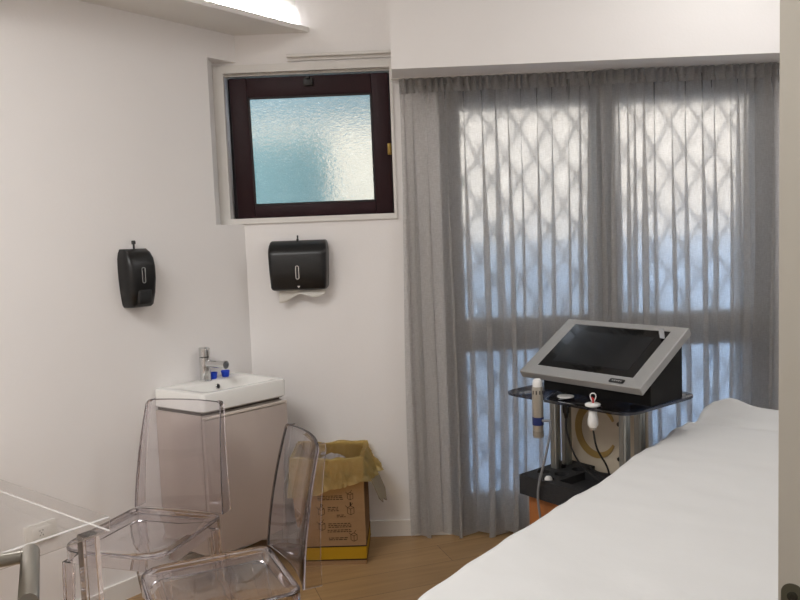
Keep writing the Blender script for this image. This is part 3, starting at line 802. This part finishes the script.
# ------------------------------------------------------------------ clear chairs
def chair(name, label, Mw):
    """origin under the middle of the seat's rear edge; local -y = the way it faces"""
    c = thing(name, label, 'chair', Mw, 'clear plastic chairs')
    SH, sd, wr, wf = 0.450, 0.43, 0.40, 0.43
    # seat: dished tray with a turned-down apron
    def outline(k, n, inset=0.0, dz=0.0):
        pts = []
        base = [(-wr / 2 + inset, -inset), (-wf / 2 + inset, -sd + inset), (wf / 2 - inset, -sd + inset), (wr / 2 - inset, -inset)]
        r = [0.04, 0.10, 0.10, 0.04]
        for q in range(4):
            p = Vector(base[q]); a = Vector(base[q - 1]); d_ = Vector(base[(q + 1) % 4])
            rq = max(0.03, r[q] - 0.55 * inset); e0 = (a - p).normalized() * rq; e1 = (d_ - p).normalized() * rq
            for s in range(7):
                t_ = s / 6; pts.append(((p + e0) * (1 - t_) ** 2 + p * 2 * t_ * (1 - t_) + (p + e1) * t_ ** 2))
        return pts
    R = lambda ins, z: [(p.x, p.y, z) for p in outline(0, 0, ins)]
    b = MB()
    b.loft([R(0.006, SH - 0.055), R(0.0, SH - 0.05), R(0.0, SH - 0.006), R(0.006, SH), R(0.022, SH - 0.001), R(0.06, SH - 0.010), R(0.13, SH - 0.014), R(0.13, SH - 0.020), R(0.06, SH - 0.017), R(0.022, SH - 0.011), R(0.010, SH - 0.014), R(0.008, SH - 0.05)], cap=False)
    # close loops: dish centre top/bottom and apron bottom edge
    rt_, rb_ = R(0.13, SH - 0.014), R(0.13, SH - 0.020)
    n = len(rt_); b.raw([Vector(p) for p in rt_], [tuple(range(n))]); b.raw([Vector(p) for p in rb_], [tuple(range(n))[::-1]])
    l0, l1 = R(0.006, SH - 0.055), R(0.008, SH - 0.05)
    b.raw([Vector(p) for p in l0 + l1], [(k, (k + 1) % n, n + (k + 1) % n, n + k) for k in range(n)])
    # split at the hole between rings 6 and 7 is bridged by the loft; drop that band
    bmesh.ops.remove_doubles(b.bm, verts=b.bm.verts, dist=1e-5)
    dead = [f for f in b.bm.faces if len(f.verts) == 4 and all(abs(abs(0) + 0) == 0 for v in f.verts) and abs(max(v.co.z for v in f.verts) - (SH - 0.014)) < 1e-6 and abs(min(v.co.z for v in f.verts) - (SH - 0.020)) < 1e-6]
    bmesh.ops.delete(b.bm, geom=dead, context='FACES_ONLY')
    st = b.build('seat', 'chair_clear', c, smooth=45)
    ol = [(p.x, p.y, SH - 0.002) for p in outline(0, 0, 0.002)]
    b = MB(); b.tube(ol + [ol[0]], 0.0018, 6); b.build('rim', 'chair_rim', st, smooth=60)
    # backrest: tapered, gently curved panel with side flanges, one closed section swept upward
    rings = []; rim = []
    SV = [k / 14 for k in range(14)] + [0.952, 0.97, 0.985, 0.995, 1.0]
    for s in SV:
        z = SH - 0.002 + s * 0.425
        hw = 0.200 - 0.030 * s ** 1.3
        if s > 0.95: hw -= 0.020 * (1 - sqrt(max(0, 1 - ((s - 0.95) / 0.05) ** 2)))
        lean = 0.035 * s + 0.045 * s * s
        fl = 0.060 - 0.034 * s; th = 0.007; cv = 0.022
        if s > 0.97: th = 0.006
        N = 13; fr_, bk_ = [], []
        for k in range(N):
            x = -hw + 2 * hw * k / (N - 1); yc = lean + cv * (1 - (x / hw) ** 2)
            fr_.append((x, yc, z)); 
        for k in range(N - 1, -1, -1):
            x = -hw + 2 * hw * k / (N - 1); xi = x * (1 - th / hw); yc = lean + cv * (1 - (x / hw) ** 2)
            if k == N - 1: bk_ += [(hw, lean + fl, z), (hw - th, lean + fl, z), (xi, yc + th, z)]
            elif k == 0: bk_ += [(xi, yc + th, z), (-hw + th, lean + fl, z), (-hw, lean + fl, z)]
            else: bk_.append((xi, yc + th, z))
        rings.append(fr_ + bk_); rim.append((hw, lean, z))
    b = MB(); b.loft(rings); bk = b.build('backrest', 'chair_clear', c, smooth=40)
    hw, lean, z = rim[-1]
    path = [(-h, l, zz) for h, l, zz in rim] + [(-hw + 2 * hw * k / 12, lean + 0.022 * (1 - (1 - k / 6) ** 2), z) for k in range(1, 12)] + [(h, l, zz) for h, l, zz in rim[::-1]]
    b = MB(); b.tube([(p[0], p[1] - 0.001, p[2]) for p in path], 0.0022, 8); b.build('rim', 'chair_rim', bk, smooth=60)
    # legs: tapered L-sections, splayed a little
    def leg(x, y, sx, sy, dx, dy, z1):
        bb = MB(); rr = []
        for j in range(9):
            s = j / 8; z = z1 * (1 - s); a = 0.050 - 0.020 * s; t_ = 0.010
            ox, oy = x + dx * s * s, y + dy * s * s
            L_ = [(0, 0), (-sx * a, 0), (-sx * a, -sy * t_), (-sx * t_, -sy * t_), (-sx * t_, -sy * a), (0, -sy * a)]
            rr.append([(ox + p, oy + q, z) for p, q in L_])
        bb.loft(rr); bmesh.ops.bevel(bb.bm, geom=[e for e in bb.bm.edges if abs((e.verts[0].co - e.verts[1].co).normalized().z) > 0.9], offset=0.003, segments=2, affect='EDGES')
        bb.build('leg', 'chair_clear', c, smooth=40)
    for sx in (-1, 1):
        leg(sx * (wf / 2 - 0.012), -sd + 0.012, sx, -1, sx * 0.012, -0.02, SH - 0.0555)
        leg(sx * (wr / 2 - 0.010), -0.010, sx, 1, sx * 0.015, 0.07, SH - 0.0555)
    return c
ca = chair('clear_chair', 'clear plastic chair standing in front of the vanity cabinet', Matrix.Translation((-0.975, 2.985, 0)) @ Matrix.Rotation(atan2(-0.125, 0.418), 4, 'Z'))
def copy_tree(o, parent=None):
    c = o.copy(); COL.objects.link(c)
    if parent: c.parent = parent
    for ch in list(o.children): copy_tree(ch, c)
    return c
cb = copy_tree(ca)
cb.matrix_local = Matrix.Translation((-0.462, 2.435, 0)) @ Matrix.Rotation(atan2(-0.37, 0.18), 4, 'Z')
cb['label'] = 'clear plastic chair beside the cardboard box, seen from its side'

# ------------------------------------------------------------------ bed
BZT = 0.745
BV0, BV1, BU0, BU1 = 1.985, 2.665, -1.55, 0.79
bed = thing('treatment_bed', 'treatment bed under a white sheet beside the right wall', 'bed', WM)
b = MB(); b.box(((BU0 + BU1) / 2, -(BV0 + BV1) / 2, BZT - 0.075), (BU1 - BU0 - 0.06, BV1 - BV0 - 0.06, 0.10), bev=0.02); b.build('mattress', 'bed_vinyl', bed)
b = MB(); b.box(((BU0 + BU1) / 2, -(BV0 + BV1) / 2, BZT - 0.155), (BU1 - BU0 - 0.14, BV1 - BV0 - 0.14, 0.06)); b.build('frame', 'bed_leg', bed, smooth=0)
for x in (BU0 + 0.15, BU1 - 0.25):
    for y in (-BV0 - 0.12, -BV1 + 0.12):
        b = MB(); b.box((x, y, (BZT - 0.185) / 2), (0.05, 0.05, BZT - 0.185), bev=0.004); b.build('leg', 'bed_leg', bed)
def sheet(i, j, NU=190, NVV=70):
    u = BU0 - 0.01 + (BU1 + 0.02 - BU0) * i / (NU - 1)
    # cross-section runs: drape (12) - top - drape (12)
    nd_ = 12
    wob = 0.016 * noise.noise(Vector((u * 4.2, 0.3, 0))) + 0.008 * noise.noise(Vector((u * 11, 4.3, 0)))
    v0 = BV0 + wob; v1 = BV1
    if j < nd_:
        s = 1 - j / nd_
        v = v0 - 0.005 - 0.012 * s * (1 + sin(u * 17 + 2 * sin(u * 5))) * 0.5; zz = BZT - 0.006 - 0.26 * s; edge = 0
    elif j >= NVV - nd_:
        s = (j - (NVV - nd_) + 1) / nd_
        v = v1 + 0.004 + 0.010 * s; zz = BZT - 0.006 - 0.26 * s; edge = 0
    else:
        t = (j - nd_) / (NVV - 2 * nd_ - 1); v = v0 + (v1 - v0) * t; zz = BZT; edge = min(t, 1 - t)
        # long soft wrinkles and the joint and pillow at the head end
        zz += 0.0035 * noise.noise(Vector((u * 2.2, v * 9, 1))) + 0.003 * noise.noise(Vector((u * 12, v * 3, 7)))
        zz += 0.004 * noise.noise(Vector(((u + 0.5 * v) * 9, (v - 0.4 * u) * 2, 13)))
        rise = 0.0 + 0.012 * math.exp(-((u - 0.70) / 0.10) ** 2)
        zz += rise - 0.014 * math.exp(-((u - 0.50) / 0.05) ** 2)
        zz += 0.030 * math.exp(-(((u - 0.74) / 0.06) ** 2 + ((v - 2.06) / 0.06) ** 2))
    if i < 3 or i > NU - 4:
        k = (3 - i) if i < 3 else (i - (NU - 4))
        zz -= [0, 0.004, 0.06, 0.22][min(3, k)] if zz > BZT - 0.02 else 0
    return Vector((u, -v, zz))
sh_ = MB().grid(190, 70, sheet).build('bed_sheet', 'sheet', smooth=180, world=WM, recalc=True)
tag(sh_, 'white sheet spread over the long bed at right', 'sheet')

# ------------------------------------------------------------------ trolley with the device
CA = -50.0
CM = frame((0.312, 2.993), CA, 0.0)      # local x = along front (left to right), y = away from the viewer side
ct = thing('trolley', 'device trolley with smoked glass shelf and black foam tray', 'trolley', CM)
SL, SDp, SZ = 0.575, 0.44, 0.88
b = MB(); b.prism(rrect(SL, SDp, 0.06, 8, SL / 2, SDp / 2), SZ - 0.010, SZ, bev=0.002)
shelf = b.build('shelf', 'smoked_glass', ct, smooth=30)
cut = []
for (x, y, r) in ((0.187, -0.004, 0.027), (0.414, 0.024, 0.019)):
    cut.append(MB().lathe([(0, SZ - 0.05), (r, SZ - 0.05), (r, SZ + 0.05), (0, SZ + 0.05)], 24, CM @ Matrix.Translation((x, y, 0))).build('cutter', 'black_body'))
bpy.context.view_layer.update()
boolean(shelf, cut)
for (x, y) in ((0.125, 0.165), (0.125, 0.232), (0.44, 0.17), (0.44, 0.262)):
    b = MB(); b.box((x, y, (SZ - 0.012 + 0.06) / 2), (0.03, 0.03, SZ - 0.012 - 0.06), bev=0.003)
    for s in (-1, 1): b.box((x + s * 0.0155, y, (SZ + 0.05) / 2), (0.003, 0.012, SZ - 0.08)); b.box((x, y + s * 0.0155, (SZ + 0.05) / 2), (0.012, 0.003, SZ - 0.08))
    b.build('post', 'alu_post', ct)
b = MB(); b.box((0.28, 0.29, 0.46), (0.35, 0.012, 0.76), bev=0.002); bp = b.build('back_panel', 'beige_panel', ct)
# gold open ring emblem on the panel
b = MB(); n = 40; vs = []; fs = []
for k in range(n + 1):
    a = radians(28 + 304 * k / n); w_ = 0.010 + 0.024 * sin(pi * k / n) ** 0.8
    for r in (0.098 - w_ / 2, 0.098 + w_ / 2):
        for yy in (0.2838, 0.2805): vs.append((0.232 + r * cos(a) * 0.9, yy, 0.715 + r * sin(a)))
for k in range(n):
    a = k * 4; c = a + 4
    fs += [(a, a + 2, c + 2, c), (a + 1, c + 1, c + 3, a + 3), (a, c, c + 1, a + 1), (a + 2, a + 3, c + 3, c + 2)]
b.raw(vs, fs); b.build('emblem_ring', 'gold_print', bp)
for (x, z) in ((0.335, 0.755), (0.335, 0.62)):
    b = MB(); b.lathe([(0, 0), (0.009, 0), (0.008, 0.005), (0, 0.006)], 14, Matrix.Translation((x, 0.284, z)) @ Matrix.Rotation(radians(90), 4, 'X'))
    b.build('bolt', 'black_metal', bp)
# foam tray
TL_, TD_, TZ0, TZ1 = 0.40, 0.36, 0.495, 0.57
TX, TY = 0.082, 0.0
b = MB(); b.box((TX + TL_ / 2, TY + TD_ / 2, (TZ0 + TZ1) / 2), (TL_, TD_, TZ1 - TZ0))
tray = b.build('tray', 'foam', ct, smooth=0)
holes = [(0.115, 0.09, 0.026), (0.115, 0.185, 0.026), (0.18, 0.115, 0.026), (0.19, 0.205, 0.026), (0.185, 0.035, 0.022)]
cut = []
for (x, y, r) in holes:
    cut.append(MB().lathe([(0, TZ1 - 0.03), (r, TZ1 - 0.03), (r, TZ1 + 0.02), (0, TZ1 + 0.02)], 24, CM @ Matrix.Translation((x + 0.012, y, 0))).build('cutter', 'foam_hole'))
cut.append(MB().box((0.34, 0.12, TZ1 + 0.005), (0.20, 0.15, 0.07), CM).build('cutter', 'foam_hole'))
cut.append(MB().box((0.30, 0.275, TZ1 + 0.005), (0.16, 0.09, 0.07), CM).build('cutter', 'foam_hole'))
bpy.context.view_layer.update()
boolean(tray, cut)
b = MB(); b.box((0.28, 0.18, 0.25), (0.36, 0.30, 0.485), bev=0.004); b.build('wooden_base', 'cart_wood', ct)
for (x, y) in ((0.13, 0.06), (0.43, 0.06), (0.13, 0.30), (0.43, 0.30)):
    b = MB(); b.tube([(x, y - 0.009, 0.022), (x, y + 0.009, 0.022)], 0.022, 16); b.build('caster', 'black_body', ct)

cp = MB().lathe([(0, 0), (0.0155, 0), (0.016, 0.022), (0.014, 0.032), (0.009, 0.039), (0, 0.041)], 22).build('bottle_cap', 'white_plastic', world=CM @ Matrix.Translation((0.197, 0.035, TZ1 - 0.0295)))
tag(cp, 'white domed bottle cap standing in a hole of the black foam tray', 'cap')

# screen unit
th = radians(30)
mw, mh, mt = 0.535, 0.345, 0.030
mon = thing('touchscreen_monitor', 'silver framed tilted touchscreen monitor standing on the smoked glass shelf', 'monitor', CM @ Matrix.Translation((0.061, 0.039, SZ)))
FM = Matrix.Translation((0, 0, 0.083)) @ Matrix.Rotation(th, 4, 'X')      # local x, y up the face, z out of it
b = MB()
bl, br_, bt, bb_ = 0.050, 0.060, 0.026, 0.052
ow = [(0, 0), (mw, 0), (mw, mh), (0, mh)]; iw = [(bl, bb_), (mw - br_, bb_), (mw - br_, mh - bt), (bl, mh - bt)]
vs = [(x, y, 0) for x, y in ow] + [(x, y, -0.002) for x, y in iw] + [(x, y, -mt) for x, y in ow] + [(x, y, -0.007) for x, y in iw]
fs = []
for k in range(4):
    r = (k + 1) % 4
    fs += [(k, r, 4 + r, 4 + k), (k, 8 + k, 8 + r, r), (4 + k, 4 + r, 12 + r, 12 + k)]
fs += [(8, 9, 10, 11)]
b.raw(vs, fs); bez = b.build('bezel', 'silver_bezel', mon, smooth=0, world=FM)
md = bez.modifiers.new('bev', 'BEVEL'); md.width = 0.003; md.segments = 2; md.limit_method = 'ANGLE'
b = MB(); b.box(((bl + mw - br_) / 2, (bb_ + mh - bt) / 2, -0.0062), (mw - bl - br_ - 0.001, mh - bb_ - bt - 0.001, 0.003)); scg = b.build('screen', 'screen_glass', mon, smooth=0, world=FM)
b = MB(); b.box(((bl + mw - br_) / 2 + 0.004, (bb_ + mh - bt) / 2 - 0.002, -0.0044), (mw - bl - br_ - 0.09, mh - bb_ - bt - 0.075, 0.0008)); b.build('display', 'display', scg, smooth=0)
b = MB(); b.prism(rrect(0.060, 0.020, 0.005, 3, mw - 0.105, 0.022), 0.0002, 0.0016); bd_ = b.build('badge', 'badge', mon, smooth=0, world=FM)
b = MB()
for k in range(5): b.box((mw - 0.122 + 0.0085 * k, 0.022, 0.0019), (0.0055, 0.007 if k % 2 else 0.005, 0.0006))
b.build('badge_mark', 'badge_mark', bd_, smooth=0)
b = MB(); b.raw([(mw - br_ - 0.052, mh - bt + 0.006, 0.001), (mw - br_ - 0.03, mh - bt + 0.008, 0.003), (mw - br_ + 0.006, mh - bt - 0.05, 0.002), (mw - br_ - 0.012, mh - bt - 0.052, 0.006)], [(0, 1, 2, 3)]); b.build('protective_film', 'film', mon, smooth=0, world=FM, solid=0.0006)
# wedge body below
zt_ = lambda y: 0.083 + (y - 0.0) * math.tan(th) - mt / cos(th)
b = MB(); y0_, y1_ = 0.105, 0.300
pr = [(y0_, 0.001), (y1_, 0.001), (y1_, zt_(y1_) + 0.004), (y0_, zt_(y0_) + 0.004)]
vs = [(0.03, y, z) for y, z in pr] + [(mw - 0.03, y, z) for y, z in pr]
b.raw(vs, [(0, 3, 2, 1), (4, 5, 6, 7), (0, 1, 5, 4), (1, 2, 6, 5), (2, 3, 7, 6), (3, 0, 4, 7)]); b.build('body', 'black_body', mon, smooth=0)

# handpieces hanging in the shelf edge
h1 = thing('handpiece', 'silver cylindrical handpiece with a white tip and blue band on the shelf edge', 'handpiece', CM @ Matrix.Translation((0.187, -0.004, 0)))
b = MB(); b.lathe([(0, 0.735), (0.019, 0.735), (0.0195, 0.738), (0.0195, 0.780), (0.0205, 0.782), (0.0205, 0.900), (0.0205, 0.915), (0.019, 0.925), (0, 0.925)], 26); b.build('grip', 'grey_handle', h1)
b = MB(); b.lathe([(0, 0.782), (0.0210, 0.782), (0.0210, 0.812), (0, 0.812)], 26); bb2 = b.build('blue_band', 'blue_band', h1)
b = MB(); b.lathe([(0, 0.740), (0.0203, 0.740), (0.0203, 0.760), (0, 0.760)], 26); b.build('end_ring', 'knurl', h1)
b = MB()
for k in range(10):
    b.box((0.0208, 0, 0.905), (0.001, 0.004, 0.014), Matrix.Rotation(2 * pi * k / 10 + 0.2, 4, 'Z'))
b.build('slot_ring', 'dark_window', h1, smooth=0)
b = MB(); b.lathe([(0, 0.924), (0.0165, 0.924), (0.0175, 0.930), (0.0165, 0.945), (0.012, 0.953), (0, 0.955)], 26); b.build('tip', 'white_plastic', h1)
b = MB(); b.tube([(0.02, 0, 0.80), (0.045, 0.012, 0.802)], 0.005, 8); b.build('clip', 'grey_cable', h1)

h2 = thing('handpiece', 'white handpiece with round flange and red wire hanging from the shelf edge', 'handpiece', CM @ Matrix.Translation((0.414, 0.024, 0)))
b = MB(); b.lathe([(0, 0.805), (0.013, 0.806), (0.0185, 0.815), (0.0185, 0.835), (0.015, 0.850), (0.013, 0.880), (0.026, 0.882), (0.027, 0.888), (0.021, 0.892), (0, 0.893)], 26); b.build('grip', 'white_plastic', h2)
b = MB(); b.lathe([(0, 0.797), (0.011, 0.797), (0.013, 0.807), (0, 0.807)], 18); b.build('end_cap', 'grey_handle', h2)
b = MB(); b.tube([(0.002, 0, 0.892), (0.005, -0.004, 0.905), (-0.006, 0.004, 0.910), (0.006, 0.004, 0.903)], 0.0032, 7); b.build('red_wire', 'red_wire', h2)
b = MB(); b.tube([(0.002 + 0.009 * sin(a * 0.7), 0.012 * sin(a * 0.7) * 0.4, 0.893 + 0.034 * sin(a * 0.35)) for a in range(10)], 0.002, 6); b.build('wire_loop', 'white_plastic', h2)

h3 = thing('probe_holder', 'black cable plug with a white ring seated in the glass shelf below the screen', 'plug', CM @ Matrix.Translation((0.245, 0.085, 0)))
b = MB(); b.lathe([(0.018, SZ + 0.0005), (0.031, SZ + 0.0005), (0.031, SZ + 0.004), (0.018, SZ + 0.005)], 26); b.build('ring', 'white_plastic', h3)
b = MB(); b.lathe([(0, 0.800), (0.006, 0.800), (0.010, 0.818), (0.013, 0.822), (0.014, 0.868), (0, 0.8695)], 20); b.build('plug', 'black_plastic', h3)

def cable(pts, r, m, label, nm='cable'):
    P = [Vector(p) for p in pts]; out = []
    for i in range(len(P) - 1):
        p0 = P[max(0, i - 1)]; p1 = P[i]; p2 = P[i + 1]; p3 = P[min(len(P) - 1, i + 2)]
        for k in range(8):
            t_ = k / 8
            out.append(0.5 * ((2 * p1) + (p2 - p0) * t_ + (2 * p0 - 5 * p1 + 4 * p2 - p3) * t_ ** 2 + (3 * p1 - p0 - 3 * p2 + p3) * t_ ** 3))
    out.append(P[-1])
    o = MB().tube(out, r, 8).build(nm, m, world=CM)
    tag(o, label, 'cable', 'handpiece cables')
cable([(0.234, 0.008, 0.802), (0.240, 0.0, 0.76), (0.225, -0.015, 0.66), (0.200, -0.02, 0.57), (0.192, -0.02, 0.50), (0.20, -0.014, 0.40), (0.21, -0.012, 0.25)], 0.0045, 'grey_cable', 'grey cable running down in front of the foam tray from the silver handpiece')
cable([(0.245, 0.085, 0.800), (0.25, 0.085, 0.74), (0.29, 0.09, 0.65), (0.37, 0.11, 0.58), (0.40, 0.13, 0.548)], 0.0035, 'black_cable', 'black cable hanging from the plug with the white ring into the tray')
cable([(0.414, 0.024, 0.797), (0.425, 0.03, 0.73), (0.445, 0.06, 0.66), (0.43, 0.10, 0.58), (0.40, 0.16, 0.548)], 0.0035, 'black_cable', 'black cable hanging from the white handpiece')
cable([(0.20, 0.26, 0.574), (0.26, 0.225, 0.575), (0.30, 0.21, 0.576), (0.36, 0.215, 0.578), (0.42, 0.2, 0.577)], 0.004, 'black_cable', 'black cable lying across the back of the foam tray')

# ------------------------------------------------------------------ lights
def area(name, loc, size, power, color, target=None, sy=None):
    l = bpy.data.lights.new(name, 'AREA'); l.energy = power; l.color = color; l.size = size
    if sy: l.shape = 'RECTANGLE'; l.size_y = sy
    o = bpy.data.objects.new(name, l); COL.objects.link(o); o.location = loc
    if target: o.rotation_euler = (Vector(target) - Vector(loc)).to_track_quat('-Z', 'Y').to_euler()
    return o
LC = (1.0, 0.99, 0.982)
area('ceiling_panel_lamp', (*W(-2.7, 1.3), HC - 0.02), 1.2, 58, LC, sy=1.2)
area('ceiling_panel_lamp', (1.45, 2.75, HC - 0.02), 0.6, 9.5, LC, sy=0.6)
area('corridor_fill', (*W(-2.2, 3.6), HC - 0.02), 0.6, 8, LC)  # unseen lamp added as fill for the door jamb
cv = area('cove_lamp', W3(-1.46, 0.266, 2.512), 3.25, 32, LC, sy=0.012)
cv.data.spread = radians(110)
cv.rotation_euler = (Matrix.Rotation(radians(WANG), 4, 'Z') @ Matrix.Rotation(radians(180 - 62), 4, 'X')).to_euler()

w = bpy.data.worlds.new('World'); S.world = w; w.use_nodes = True
bg = w.node_tree.nodes['Background']; bg.inputs['Color'].default_value = (0.82, 0.90, 1.0, 1); bg.inputs['Strength'].default_value = 4.9

# ------------------------------------------------------------------ camera
cam = bpy.data.cameras.new('Camera'); cam.sensor_width = 36; cam.sensor_fit = 'HORIZONTAL'; cam.lens = 780 / 800 * 36
cam.clip_start = 0.02
co = bpy.data.objects.new('Camera', cam); COL.objects.link(co)
p_, r_, s_ = radians(4.76), radians(2.16), radians(1.3)
F = Vector((-sin(s_) * cos(p_), cos(s_) * cos(p_), -sin(p_))); R0 = Vector((cos(s_), sin(s_), 0)); U0 = R0.cross(F)
Rr = cos(r_) * R0 - sin(r_) * U0; Uu = cos(r_) * U0 + sin(r_) * R0
mtx = Matrix((Rr, Uu, -F)).transposed().to_4x4(); mtx.translation = Vector((0, 0, 1.5))
co.matrix_world = mtx
S.camera = co
